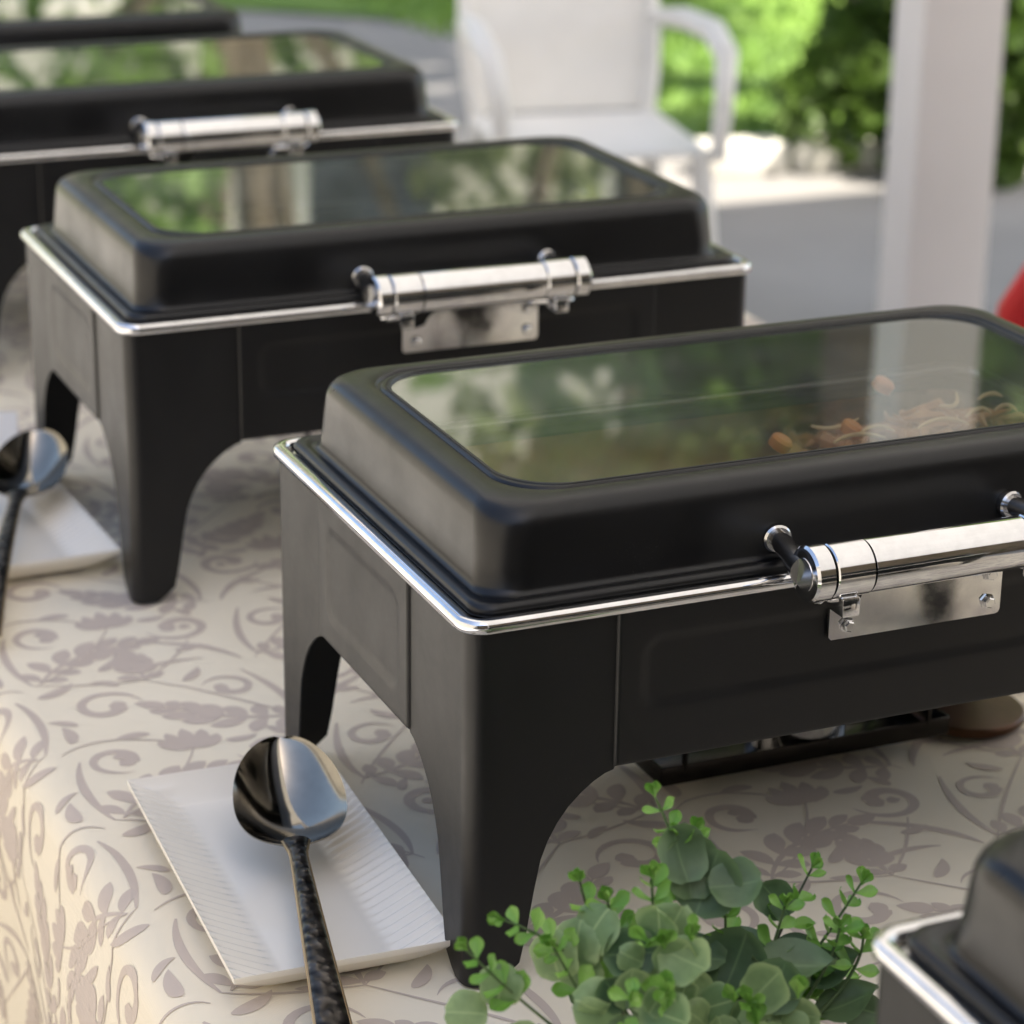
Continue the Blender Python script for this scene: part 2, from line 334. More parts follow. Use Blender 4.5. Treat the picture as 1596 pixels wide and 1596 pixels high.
# woven damask figure: every stroke, lobe and scroll is a shaped ribbon lying in the weave
class Fig:
    def __init__(s): s.items = []
    def rib(s, c, wl, wr): s.items.append((c, wl, wr))
    def lobe(s, p, ang, ln, wd, curl, n=11, fat=1.0):
        x, y = p; c = []; wl = []; wr = []; a = ang
        for i in range(n):
            t = i / (n - 1); c.append((x, y)); e = math.sin(math.pi * min(1, .03 + .97 * t ** fat)) ** .75 * wd; wl.append(max(e, .0003)); wr.append(max(e, .0003))
            x += math.cos(a) * ln / (n - 1); y += math.sin(a) * ln / (n - 1); a += curl / (n - 1)
        s.rib(c, wl, wr)
    def spiral(s, cx, cy, r0, r1, a0, a1, w0, w1, n=26, bulb=True):
        c = []; wd = []
        for i in range(n):
            t = i / (n - 1); a = a0 + (a1 - a0) * t; r_ = r0 + (r1 - r0) * t ** .85
            c.append((cx + r_ * math.cos(a), cy + r_ * math.sin(a))); wd.append(max(.0005, w0 + (w1 - w0) * t) * min(1, (t + .02) * 6))
        if bulb:
            for k, e in ((-3, 1.25), (-2, 1.3), (-1, .5)): wd[k] *= e
        s.rib(c, wd, wd)
        if bulb: 
            dx, dy = c[-1][0] - c[-3][0], c[-1][1] - c[-3][1]; s.lobe(c[-3], math.atan2(dy, dx), w1 * 2.6, w1 * 1.25, .6 if a1 > a0 else -.6, 7)
    def stroke(s, pts, w0, wm, w1, n=18):
        c = bez(*[(x, y, 0) for x, y in pts], n); wd = [max(.0005, (w0 * (1 - t) + w1 * t) + (wm - (w0 + w1) / 2) * math.sin(math.pi * t)) for t in (i / (n - 1) for i in range(n))]
        s.rib([(p.x, p.y) for p in c], wd, wd)
    def acanthus(s, pts, k, ln, wd, gap):
        # comb of rounded lobes either side of an open midrib, pointed terminal lobe
        c = bez(*[(x, y, 0) for x, y in pts], 40)
        for i in range(k):
            t = (i + .4) / (k + .3); p = c[int(t * 39)]; q = c[min(39, int(t * 39) + 1)]; a = math.atan2(q.y - p.y, q.x - p.x)
            e = .55 + .45 * math.sin(math.pi * (t * .8 + .1))
            if t > .75: e *= 1 - 1.2 * (t - .75)
            for sg in (-1, 1):
                ox, oy = -math.sin(a) * sg * gap, math.cos(a) * sg * gap
                s.lobe((p.x + ox, p.y + oy), a + sg * (.95 - .35 * t), ln * e * (1 if sg > 0 else .8), wd * e * .98, -sg * .55 + sg * 1.3 * (t < .3), fat=1.2)
        p, q = c[-3], c[-1]; s.lobe((p.x, p.y), math.atan2(q.y - p.y, q.x - p.x), ln * .8, wd * .9, .35, fat=.8)
        s.stroke([(pts[0][0], pts[0][1]), pts[1], pts[2]], .0012, .0030, .0008, 20)
fg = Fig()
TW, TH = .235, .31; DS = .80
fg.acanthus([(.020, .012), (.055, .075), (.140, .078)], 6, .040, .0098, .0018)
fg.spiral(.186, .104, .036, .012, R(-175), R(170), .0030, .0072)
fg.spiral(.046, .128, .031, .011, R(-75), R(-400), .0024, .0066)
fg.stroke([(.012, .012), (-.008, .08), (.012, .135)], .001, .0042, .001)
fg.acanthus([(.228, .165), (.165, .172), (.112, .232)], 6, .039, .0095, .0018)
fg.spiral(.066, .248, .036, .012, R(0), R(345), .0026, .0070)
fg.spiral(.190, .248, .028, .010, R(160), R(-170), .0020, .0060)
fg.stroke([(.228, .165), (.242, .215), (.212, .285)], .001, .0040, .001)
fg.stroke([(.140, .078), (.205, .045), (.222, .002)], .001, .0044, .0008)
fg.stroke([(.105, .005), (.150, .025), (.185, .012)], .0008, .0036, .0006)
fg.acanthus([(.118, .292), (.118, .325), (.119, .352)], 4, .034, .0088, .0016)
for a, l_ in ((-1.05, .034), (-.5, .042), (0, .046), (.5, .042), (1.05, .034)): fg.lobe((.118 + .006 * a, .126), math.pi / 2 - a, l_, .0075, a * .7, fat=1.3)
for x, y, a, l_, w_ in ((.080, .020, .5, .034, .006), (.015, .178, 1.2, .040, .0065), (.010, .290, .15, .046, .007), (.150, .135, -.3, .032, .0055), (.088, .172, 2.8, .034, .006), (.140, .205, -1.0, .03, .0055), (.205, .128, 1.7, .026, .005), (.150, .275, .5, .036, .006), (.030, .215, 2.2, .03, .005), (.165, .045, -.2, .03, .005), (.046, .128, 1.0, .013, .006), (.186, .104, -.6, .013, .006), (.09, .29, 2.2, .03, .005)): fg.lobe((x, y), a, l_, w_, .8, fat=.8)
for p3, w_ in (([(0, .155), (.05, .20), (.118, .130)], .0017), ([(.118, .130), (.085, .05), (.020, .012)], .0016), ([(.235, .155), (.20, .21), (.118, .292)], .0016), ([(.118, .292), (.05, .30), (.012, .322)], .0016), ([(.186, .068), (.16, .02), (.118, -.018)], .0015)): fg.stroke(p3, .0006, w_, .0006, 22)
fg.items = [([(x * DS, y * DS) for x, y in c], [e * DS for e in a], [e * DS for e in b]) for c, a, b in fg.items]; TW *= DS; TH *= DS
pv = []; pf = []
for ti in range(-4, 7):
    for tj in range(-4, 12):
        ox = TX0 + .03 + ti * TW; oy = tj * TH - .2 + (TH / 2 if ti % 2 else 0); mir = (ti % 2 == 1)
        if ox > .95 or ox + TW < -.62: continue
        for k, (c, wl, wr) in enumerate(fg.items):
            off = .00025 + .000003 * k; n = len(c); st = len(pv); good = True; row = []
            for i in range(n):
                a = c[max(i - 1, 0)]; b = c[min(i + 1, n - 1)]; tx, ty = b[0] - a[0], b[1] - a[1]; l_ = math.hypot(tx, ty) or 1
                nx, ny = -ty / l_, tx / l_
                for e in (wl[i], wl[i] * .33, -wr[i] * .33, -wr[i]):
                    x = c[i][0] + nx * e; y = c[i][1] + ny * e
                    X = ox + (TW - x if mir else x); Y = oy + y
                    if Y < TY0 + .01 or Y > TY1 - .01 or X > TX1 + .3: good = False
                    row.append((X, Y))
            if not good: continue
            pv += [cloth(X, Y, off) for X, Y in row]
            for i in range(n - 1):
                for e in range(3): pf.append((st + i * 4 + e, st + i * 4 + e + 1, st + i * 4 + e + 5, st + i * 4 + e + 4))
me = bpy.data.meshes.new('damask_figure'); me.from_pydata(pv, [], pf)
bm = bmesh.new(); bm.from_mesh(me)
for f in bm.faces: f.normal_update()
bm.to_mesh(me); bm.free(); fin(me, M_FIG, 180)
o = link('damask_figure', me, tc_); tag(o, kind='stuff')

# ------------------------------------------------------------------ chafing dish
L, W, H = .573, .356, .2353
def perimeter(d, side):
    """point on the rounded corner at the local origin: d < 0 runs along the left face, d > 0 along the front"""
    r_ = .011; arc = r_ * math.pi / 4
    if abs(d) <= arc:
        a = R(225) + d / r_; return (r_ + r_ * math.cos(a), r_ + r_ * math.sin(a))
    e = r_ + abs(d) - arc
    return (e, 0) if d > 0 else (0, e)
LEGP = [(0, .017), (.004, .023), (.012, .0325), (.03, .0365), (.06, .0415), (.08, .0455), (.092, .050), (.103, .056), (.113, .0635), (.121, .072), (.127, .080), (.131, .0875), (.1325, .093), (.134, .0938), (.16, .0938), (.20, .0938), (H, .0938)]
def leg_mesh():
    ts = [-1, -.8, -.55, -.3] + [-.2, -.15, -.1, -.06, -.02, .02, .06, .1, .15, .2] + [.3, .55, .8, 1]
    L_ = []
    for z, dm in LEGP:
        row = []
        for t in ts:
            d = t * dm
            d = t / .2 * .0105 if abs(t) <= .2 else math.copysign(.0105 + (abs(t) - .2) / .8 * (dm - .0105), t)
            x, y = perimeter(d, 0); row.append((x, y, z))
        L_.append(row)
    mb = MB().loops(L_, close=False)
    me = bpy.data.meshes.new('leg'); me.from_pydata(mb.v, [], mb.f); bm = bmesh.new(); bm.from_mesh(me); bmesh.ops.recalc_face_normals(bm, faces=bm.faces)
    ctr = sum((f.normal for f in bm.faces), Vector())
    if ctr.x + ctr.y > 0: bmesh.ops.reverse_faces(bm, faces=bm.faces)
    bmesh.ops.solidify(bm, geom=bm.faces[:], thickness=.0016)
    bmesh.ops.recalc_face_normals(bm, faces=bm.faces); bm.to_mesh(me); bm.free(); return fin(me, M_BLACK, 40)
def panel_mesh(ln, rect):
    """panel ln long (x), standing from z .134 to H, outer face at y = -.0009 with a pressed rounded field"""
    nx, nz = int(ln / .0035), 32; z0, z1 = .1345, H; L_ = []
    x0, x1, rz0, rz1 = rect; cx, cz = (x0 + x1) / 2, (rz0 + rz1) / 2; hx, hz = (x1 - x0) / 2, (rz1 - rz0) / 2; rd = .012
    xs = [0, .0004, .0010, .0017] + [.0035 + (ln - .007) * i / nx for i in range(nx + 1)] + [ln - .0017, ln - .0010, ln - .0004, ln]
    zs = [z0, z0 + .0005, z0 + .0013] + [z0 + .003 + (z1 - z0 - .003) * j / nz for j in range(nz + 1)]
    for z in zs:
        row = []
        for x in xs:
            qx, qz = abs(x - cx) - hx + rd, abs(z - cz) - hz + rd
            sdv = math.hypot(max(qx, 0), max(qz, 0)) + min(max(qx, qz), 0) - rd
            t = max(0, min(1, .5 - sdv / .005)); t = t * t * (3 - 2 * t)
            e = max(0, 1 - min(x, ln - x, z - z0) / .0017)
            row.append((x, -.0022 + .0014 * t + .0021 * e * e, z))
        L_.append(row)
    mb = MB().loops(L_, close=False); me = bpy.data.meshes.new('panel'); me.from_pydata(mb.v, [], mb.f); bm = bmesh.new(); bm.from_mesh(me)
    if sum(f.normal.y for f in bm.faces) > 0 or True:
        bmesh.ops.recalc_face_normals(bm, faces=bm.faces)
        for f in bm.faces: f.normal_update()
        if sum(f.normal.y for f in bm.faces) > 0: bmesh.ops.reverse_faces(bm, faces=bm.faces)
    bmesh.ops.solidify(bm, geom=bm.faces[:], thickness=.0016); bmesh.ops.recalc_face_normals(bm, faces=bm.faces); bm.to_mesh(me); bm.free(); return fin(me, M_BLACK, 50)
def ring_of(profile, n=8): return [rr(i, i, L - i, W - i, r_, z, n) for i, z, r_ in profile]

def make_dish():
    d = empty('chafing_dish')
    lm = leg_mesh()
    for cx, cy, rz, mir in ((0, 0, 0, 1), (L, 0, 90, 1), (L, W, 180, 1), (0, W, 270, 1)):
        o = link('leg', lm, d); o.location = (cx, cy, 0); o.rotation_euler.z = R(rz)
    pf_ = panel_mesh(L - .1895, (.019, L - .190 - .019, .172, .216)); ps_ = panel_mesh(W - .190, (.017, W - .190 - .017, .155, .218))
    for me_, loc, rz in ((pf_, (.095, 0, 0), 0), (pf_, (L - .095, W, 0), 180), (ps_, (0, W - .095, 0), 270), (ps_, (L, .095, 0), 90)):
        o = link('panel', me_, d); o.location = loc; o.rotation_euler.z = R(rz)
    # rolled chrome rim
    pr = [(.004, .2352), (.000, .2345), (-.0032, .2350), (-.0046, .2364), (-.0048, .2395), (-.0044, .2420), (-.0028, .2433), (.0005, .2437), (.0035, .2433), (.0048, .2420), (.0052, .2390)]
    MB().loops(ring_of([(i, z, max(.013 - i, .004)) for i, z in pr]), ring=True).build('rim', M_CHROME, d, 60)
    # food pan with a wide flange inside the rim
    pp = [(.0055, .2385), (.007, .2395), (.020, .2390), (.034, .2385), (.038, .2355), (.043, .178), (.055, .168)]
    MB().loops(ring_of([(i, z, .012 + i * .5) for i, z in pp]), cap1=True).build('food_pan', M_STEEL, d, 40)
    # lid: stepped skirt, straight wall, rolled shoulder, window opening
    lp = [(.0080, .2402, .015), (.0070, .2415, .015), (.0070, .2445, .015), (.0080, .2470, .016), (.0102, .2481, .017), (.0138, .2481, .018), (.0152, .2470, .019), (.0170, .2470, .020), (.0186, .2484, .023), (.0196, .2510, .025),
          (.0204, .2640, .026), (.0214, .2780, .027), (.0222, .2880, .028), (.0234, .2925, .029), (.0256, .2962, .030), (.0290, .2988, .032), (.0335, .3000, .034), (.0400, .3004, .036), (.0455, .3003, .037), (.0462, .2998, .038), (.0470, .2984, .038), (.0484, .2984, .039), (.0492, .2998, .039), (.0507, .3004, .040), (.0519, .2996, .040), (.0522, .2955, .040), (.048, .294, .036), (.036, .294, .03), (.0265, .286, .028), (.0225, .252, .024)]
    lid = MB().loops([rr(i, i, L - i, W - i, r_, z, 12) for i, z, r_ in lp]).build('lid', M_LID, d, 50)
    MB().loops([rr(i, i, L - i, W - i, .040, z, 12) for i, z in ((.0519, .2935), (.0519, .2985), (.0532, .2991))], cap0=True, cap1=True).build('window_glass', M_GLASS, lid, None)
    MB().loops([rr(i, i, L - i, W - i, .041, z, 12) for i, z in ((.0512, .2994), (.0518, .3009), (.0532, .3009), (.0540, .2992))], ring=True).build('window_seal', M_RUB, lid, 40)
    # handle: tube held between collars, posts on the lid, plate and bolts on the front panel
    hx0, hx1, hy, hz, hr = .200, .392, -.036, .2575, .0165
    h = MB().turned((hx0 + .041, hy, hz), (hx1, hy, hz), [(0, hr * .9), (0, hr * .985), (.0008, hr), (hx1 - hx0 - .0828, hr), (hx1 - hx0 - .082, hr * .985), (hx1 - hx0 - .082, hr * .9)], 40).build('handle', M_CHROME, d, 30)
    for s in (0, 1):
        def X(t): return (hx0 + t) if s == 0 else (hx1 - t)
        a, b = X(0), X(.0135)
        MB().turned((a, hy, hz), (b, hy, hz), [(0, hr * .70), (.0004, hr * .80), (.0002, hr * .97), (.0018, hr * 1.06), (.0120, hr * 1.06), (.0130, hr * 1.0), (.0130, hr * .8)], 40).build('end_ring', M_CHROME, h, 30)
        MB().turned((X(.0145), hy, hz), (X(.0400), hy, hz), [(0, hr * .8), (0, hr * .98), (.0008, hr * 1.03), (.0247, hr * 1.03), (.0255, hr * .98), (.0255, hr * .8)], 40).build('collar', M_CHROME, h, 30)
        MB().turned((X(-.0005), hy, hz), (X(.004), hy, hz), [(0, .002), (0, hr * .62), (.003, hr * .68)], 28).build('end_cap', M_STEEL, h, 30)
        # post from the lid wall out to the ring
        px = X(.004) if s == 0 else X(.004)
        MB().tube([(X(.012), .0225, .2600), (X(.010), .008, .2602), (X(.006), -.012, .2590), (X(.004), -.030, .2575)], [.0062, .0066, .0074, .0095], 18).build('lid_post', M_STEEL, h, 40)
        MB().turned((X(.012), .0218, .2600), (X(.0108), .013, .2601), [(0, .0068), (0, .0086), (.0012, .0092), (.0055, .0092), (.0068, .0080), (.0068, .0060)], 24).build('post_nut', M_STEEL, h, 30)
        # clip strap under the collar
        MB().box((min(X(.020), X(.032)), hy - .0135, hz - .0262), (max(X(.020), X(.032)), hy + .006, hz - .0140), .0012).build('clip', M_CHROME, h, 30)
        MB().tube([(X(.010), hy + .002, hz - .0185), (X(.016), hy + .010, hz - .0225), (X(.030), hy + .022, hz - .024), (X(.036), -.0035, hz - .026)], [.0022, .0034, .0034, .0028], 10).build('arm', M_CHROME, h, 40)
    # plate: outline with a scooped upper left corner, extruded
    px0, px1, pz0, pz1 = .2385, .3635, .1965, .2370
    out = [(px0 + .002, pz0), (px1 - .003, pz0), (px1 - .001, pz0 + .0008), (px1, pz0 + .003), (px1, pz1)]
    out += [(px0 + .052, pz1)] + [(px0 + .052 - .026 * math.sin(t) - .004 * t, pz1 - .019 + .019 * math.cos(t)) for t in (.3, .6, .9, 1.2, 1.5)] + [(px0 + .012, pz1 - .0195), (px0, pz1 - .0195), (px0, pz0 + .002)]
    n = len(out); v = [(x, -.0045, z) for x, z in out] + [(x, -.0022, z) for x, z in out]
    mp = mesh('mounting_plate', v, [tuple(range(n))[::-1], tuple(range(n, 2 * n))] + [(i, (i + 1) % n, n + (i + 1) % n, n + i) for i in range(n)], M_CHROME, h, 30)
    for bx, bz in ((px0 + .0125, pz0 + .009), (px1 - .010, pz0 + .0095), (px1 - .010, pz1 - .012)):
        MB().turned((bx, -.0043, bz), (bx, -.0095, bz), [(0, .0052), (.0012, .0052), (.0014, .0040), (.0042, .0038), (.0050, .0030)], 6).build('bolt', M_CHROME, h, 25)
    # fuel holder slung under the pan
    fh = empty('fuel_holder'); fh.parent = d
    y0, y1, x0, x1 = .186, .262, .225, .462
    for yy in (y0, y1): MB().box((x0, yy - .001, .012), (x1, yy + .001, .026), .0005).build('rail', M_BURNT, fh, 30)
    for xx in (x0, x1): MB().box((xx - .001, y0, .012), (xx + .001, y1, .026), .0005).build('cross_bar', M_BURNT, fh, 30)
    for xx in (x0 + .018, x1 - .018):
        for yy in (y0, y1): MB().tube([(xx, yy, .022), (xx, yy, .1675)], .0022, 8).build('hanger', M_BURNT, fh)
    cxm = (x0 + x1) / 2 + .01
    MB().turned((cxm, .224, .0125), (cxm, .224, .06), [(0, .036), (0, .037), (.026, .037), (.027, .0345), (.024, .034), (.024, .012), (.028, .0115)], 32).build('fuel_cup', M_STEEL, fh, 30)
    MB().box((x0 + .006, y0 + .003, .0105), (x1 - .006, y1 - .003, .0122), .0004).build('tray', M_BURNT, fh, 30)
    return d
DG = 'black chafing dishes in a row on the buffet table'
dish = make_dish()
spots = [((0, 0), 0, 'black chafing dish with glass lid beside the ribbed plate and spoon, behind the greenery'),
         ((-.021, .679), 0, 'black chafing dish, second along the row, with white card at its back leg'),
         ((-.026, 1.358), .2, 'black chafing dish, third along the row, before the last one'),
         ((-.100, 1.815), -.4, 'farthest black chafing dish at the end of the row by the shaded paving'),
         ((.030, -.755), 0, 'black chafing dish at the start of the row, before the greenery, showing its rim corner')]
for i, (p, rz, lab) in enumerate(spots):
    o = dish if i == 0 else copy_tree(dish)
    o.location = (p[0], p[1], -.0002); o.rotation_euler.z = R(rz); tag(o, lab, 'chafing dish', DG)

# ------------------------------------------------------------------ food inside the front dish
M_FOOD = varied('braised_food', (.34, .10, .03), (.62, .27, .10), 60, .35, bump_s=.4)
M_SHRED = varied('pale_shred', (.62, .36, .16), (.75, .52, .28), 40, .35)
M_CARROT = varied('carrot', (.62, .16, .02), (.75, .26, .04), 40, .35)
M_GREENS = varied('green_vegetable', (.05, .10, .02), (.10, .16, .04), 50, .4)
fb = MB(); q = random.Random(11)
for i in range(230):                          # heaped shredded food, too fine and mixed to count
    x = q.uniform(.37, .525); y = q.uniform(.055, .300)
    z = .200 + .056 * math.exp(-((x - .43) ** 2 / .012 + (y - .175) ** 2 / .006)) + q.uniform(0, .008)
    a = q.uniform(0, 6.28); l_ = q.uniform(.008, .024); b = q.uniform(-.8, .8)
    fb.tube([(x, y, z), (x + l_ * math.cos(a), y + l_ * math.sin(a), z + q.uniform(-.002, .006)), (x + 1.8 * l_ * math.cos(a + b), y + 1.8 * l_ * math.sin(a + b), z + q.uniform(-.004, .003))], [q.uniform(.001, .004), q.uniform(.002, .006), .001], 6)
fb.loops([rr(.055, .055, L - .055, W - .055, .03, .190), rr(.045, .045, L - .045, W - .045, .03, .192)], cap0=True)
tag(fb.build('braised_food', M_FOOD), 'heap of brown braised food under the front dish lid glass', kind='stuff')
FZ = .270
for u, v, lab in ((1212, 690, 'lone orange carrot slice at the edge of the braised food'), (1372, 600, 'orange carrot slice by the post reflection under the lid glass'), (1322, 668, 'orange carrot slice among the golden shreds')):
    p = up(u, v, 2, FZ); x, y, z = p
    o = MB().turned((x, y, z - .004), (x + .004, y - .003, z + .005), [(0, .006), (.001, .0080), (.007, .0080), (.009, .006)], 14).build('carrot_slice', M_CARROT)
    tag(o, lab, 'carrot', 'carrot slices in the dish')
for i, (u0_, v0_, u1_, v1_, u2_, v2_) in enumerate(((1265, 664, 1300, 676, 1338, 652), (1300, 690, 1330, 668, 1380, 682), (1340, 676, 1365, 655, 1395, 672), (1465, 632, 1500, 640, 1490, 612), (1525, 622, 1545, 606, 1562, 618), (1505, 650, 1530, 625, 1545, 645), (1430, 668, 1470, 640, 1510, 662), (1550, 640, 1570, 622, 1585, 640))):
    o = MB().tube(bez(up(u0_, v0_, 2, FZ), up(u1_, v1_, 2, FZ + .004), up(u2_, v2_, 2, FZ), 8), [.0009, .0014, .0016, .0016, .0016, .0015, .0012, .0006], 7).build('golden_shred', M_SHRED)
    tag(o, 'thin golden curled shred lying on top of the braised food', 'food shred', 'golden shreds in the dish')

# brown disc on the cloth under the far end of the front dish
p = up(1505, 1108, 2, .004)
M_COPPER = varied('brown_tin', (.06, .026, .012), (.10, .045, .02), 20, .35, .6)
o = MB().turned((p.x, p.y, .0006), (p.x, p.y, .02), [(0, .040), (0, .043), (.002, .0445), (.006, .0445), (.0076, .043), (.0082, .036), (.0084, .010)], 40).build('fuel_tin', M_COPPER)
tag(o, 'round brown tin on the cloth under the front chafing dish', 'tin')

# ------------------------------------------------------------------ ribbed rectangular plates
def make_plate(name):
    """rectangle with upswept ribbed flanks; local origin at its centre on the table"""
    lx, ly = .143, .286; nx, ny = 44, 190; V = []; F_ = []
    def z_of(x, y, ribs=True):
        ax = abs(x) / (lx / 2); ay = abs(y) / (ly / 2)
        e = max(0, 1 - (lx / 2 - abs(x)) / .035); ey = max(0, 1 - (ly / 2 - abs(y)) / .020)
        z = .0035 + .0165 * max(e ** 1.15, ey ** 1.5)
        if ribs:
            k = max(0, min(1, e * 4)) * max(0, min(1, (1 - ax) * 14)) * max(0, min(1, (1 - ay) * 20)); z += .0012 * k * math.sin(y * 2 * math.pi / .0095)
        return z
    for side in (0, 1):
        for j in range(ny + 1):
            for i in range(nx + 1):
                s_ = i / nx * 2 - 1; x = s_ * lx / 2; y = (j / ny * 2 - 1) * ly / 2
                z = z_of(x, y) if side == 0 else max(.0003, z_of(x, y, False) - .0036)
                V.append((x, y, z))
    K = (nx + 1) * (ny + 1); I = lambda i, j, s: s * K + j * (nx + 1) + i
    for j in range(ny):
        for i in range(nx):
            F_.append((I(i, j, 0), I(i + 1, j, 0), I(i + 1, j + 1, 0), I(i, j + 1, 0))); F_.append((I(i, j, 1), I(i, j + 1, 1), I(i + 1, j + 1, 1), I(i + 1, j, 1)))
    for j in range(ny):
        F_.append((I(0, j, 0), I(0, j + 1, 0), I(0, j + 1, 1), I(0, j, 1))); F_.append((I(nx, j, 0), I(nx, j, 1), I(nx, j + 1, 1), I(nx, j + 1, 0)))
    for i in range(nx):
        F_.append((I(i, 0, 0), I(i, 0, 1), I(i + 1, 0, 1), I(i + 1, 0, 0))); F_.append((I(i, ny, 0), I(i + 1, ny, 0), I(i + 1, ny, 1), I(i, ny, 1)))
    o = mesh(name, V, F_, M_WHITE, None, 55); return o
plate = make_plate('ribbed_plate'); plate.location = (-.0600, .173, .0005); plate.rotation_euler.z = R(-2.4)
tag(plate, 'white rectangular ribbed plate holding the sharp serving spoon beside the front dish', 'plate', 'ribbed plates along the table edge')
pl2 = plate.copy(); col.objects.link(pl2); pl2.location = (-.088, .900, .0005); pl2.rotation_euler.z = R(2)
tag(pl2, 'white rectangular plate beside the second dish, holding the spoon by the card', 'plate', 'ribbed plates along the table edge')

# ------------------------------------------------------------------ serving spoons
M_HANDLE, N_, Lk_, b_ = mat('embossed_dark_handle', (.05, .045, .04), .3, .9)
vor = N_.new('ShaderNodeTexVoronoi'); vor.feature = 'SMOOTH_F1'; vor.inputs['Scale'].default_value = 150; tcn = N_.new('ShaderNodeTexCoord'); Lk_.new(tcn.outputs['Object'], vor.inputs['Vector'])
rp = ramp(N_, Lk_, vor.outputs['Distance'], [(.05, (.13, .115, .10)), (.6, (.018, .016, .014))]); Lk_.new(rp.outputs[0], b_.inputs['Base Color']); bump(N_, Lk_, b_, vor.outputs['Distance'], .9, .0015).invert = True
M_EDGE = mat('worn_brass_edge', (.42, .30, .17), .35, 1.0)[0]
def make_spoon(neck, tip, mid, end, wb, label, grp):
    """bowl from neck to tip (concave side up), handle from neck through mid to end"""
    neck, tip, mid, end = map(Vector, (neck, tip, mid, end)); sp = empty('serving_spoon', neck); tag(sp, label, 'spoon', grp)
    ax = (tip - neck); ln = ax.length; ax.normalize(); sx = ax.cross(Vector((0, 0, 1))).normalized(); nz = sx.cross(ax).normalized()
    nu_, nv_ = 26, 20; V = []; F_ = []
    prof = lambda t: (1 - abs(2 * t ** .92 - 1) ** 2.25) ** .47 * (1.02 - .17 * t)
    for s in (0, 1):
        for i in range(nu_ + 1):
            t = .5 - .5 * math.cos(math.pi * i / nu_); t = .004 + .992 * t; hw = wb / 2 * max(.06, prof(t)) / .93
            if t < .12: hw = max(hw, .0055)
            for j in range(nv_ + 1):
                e = j / nv_ * 2 - 1; dep = .27 * wb * (1 - e * e) * math.sin(math.pi * max(0.0, min(1, t * .97 + .02))) ** .8
                P = ax * (t * ln) + sx * (e * hw) - nz * dep + nz * (.006 * (1 - t) ** 2) - nz * (.0014 * s); V.append(P)
    K = (nu_ + 1) * (nv_ + 1); I = lambda i, j, s: s * K + i * (nv_ + 1) + j
    for i in range(nu_):
        for j in range(nv_):
            F_.append((I(i, j, 0), I(i, j + 1, 0), I(i + 1, j + 1, 0), I(i + 1, j, 0))); F_.append((I(i, j, 1), I(i + 1, j, 1), I(i + 1, j + 1, 1), I(i, j + 1, 1)))
        F_.append((I(i, 0, 0), I(i + 1, 0, 0), I(i + 1, 0, 1), I(i, 0, 1))); F_.append((I(i, nv_, 0), I(i, nv_, 1), I(i + 1, nv_, 1), I(i + 1, nv_, 0)))
    for j in range(nv_):
        F_.append((I(0, j, 0), I(0, j, 1), I(0, j + 1, 1), I(0, j + 1, 0))); F_.append((I(nu_, j, 0), I(nu_, j + 1, 0), I(nu_, j + 1, 1), I(nu_, j, 1)))
    mesh('bowl', V, F_, M_SPOON, sp, 60)
    c = bez(ax * .004 + nz * .005, mid - neck, end - neck, 30); hb = MB(); rows = []; er = MB(); e1 = []
    for i, p in enumerate(c):
        t = i / 29; a = (c[min(i + 1, 29)] - c[max(i - 1, 0)]).normalized(); s_ = a.cross(Vector((0, 0, 1))).normalized(); n_ = s_.cross(a).normalized()
        hw = .0048 + .0068 * t ** 1.3 + (.004 * max(0, .08 - t) / .08); th = .0034 - .001 * t
        rows.append([p + s_ * (hw * math.cos(k)) + n_ * (th * math.sin(k)) for k in (2 * math.pi * m_ / 14 for m_ in range(14))])
    hb.loops(rows, cap0=True, cap1=True).build('handle', M_HANDLE, sp, 60)
    for sg in (-1, 1):
        pts = []
        for i, p in enumerate(c):
            t = i / 29; a = (c[min(i + 1, 29)] - c[max(i - 1, 0)]).normalized(); s_ = a.cross(Vector((0, 0, 1))).normalized(); n_ = s_.cross(a).normalized()
            hw = .0048 + .0068 * t ** 1.3 + (.004 * max(0, .08 - t) / .08); pts.append(p + s_ * (sg * hw * .97) - n_ * .0006)
        MB().tube(pts, .0013, 7).build('handle_edge', M_EDGE, sp, 60)
    return sp
nk = up(462, 1325, 2, .030); tp_ = up(438, 1146, 2, .066); en = up(532, 1660, 2, .016); md = up(487, 1440, 2, .040)
make_spoon(nk, tp_, md, en, .074, 'steel serving spoon with dark embossed handle resting on the ribbed plate', 'serving spoons on the plates')
nk = up(28, 780, 2, .030); tp_ = up(62, 668, 2, .064); en = up(-22, 990, 2, .014); md = up(2, 850, 2, .040)
make_spoon(nk, tp_, md, en, .070, 'steel serving spoon lying on the plate by the second dish and white card', 'serving spoons on the plates')

# blank white card standing by the second dish's back leg
pc = up(20, 665, 2, .0)
pc = Vector((-.078, 1.055, .0))
cdm = empty('table_card', pc, R(-14)); tag(cdm, 'blank white folded card standing by the back leg of the second dish', 'card')
n = 8
for sg, nm in ((-1, 'front_leaf'), (1, 'back_leaf')):
    v = []; 
    for j in range(n + 1):
        t = j / n
        for x in (-.045, .045): v.append((x, sg * (.022 * (1 - t) + .0006) + sg * .0015 * math.sin(3.14 * t), .0008 + .062 * t))
    me_ = bpy.data.meshes.new(nm); me_.from_pydata(v, [], [(2 * j, 2 * j + 1, 2 * j + 3, 2 * j + 2) for j in range(n)]); bm = bmesh.new(); bm.from_mesh(me_); bmesh.ops.solidify(bm, geom=bm.faces[:], thickness=.0006); bm.to_mesh(me_); bm.free(); fin(me_, M_PAPER, 40); link(nm, me_, cdm)

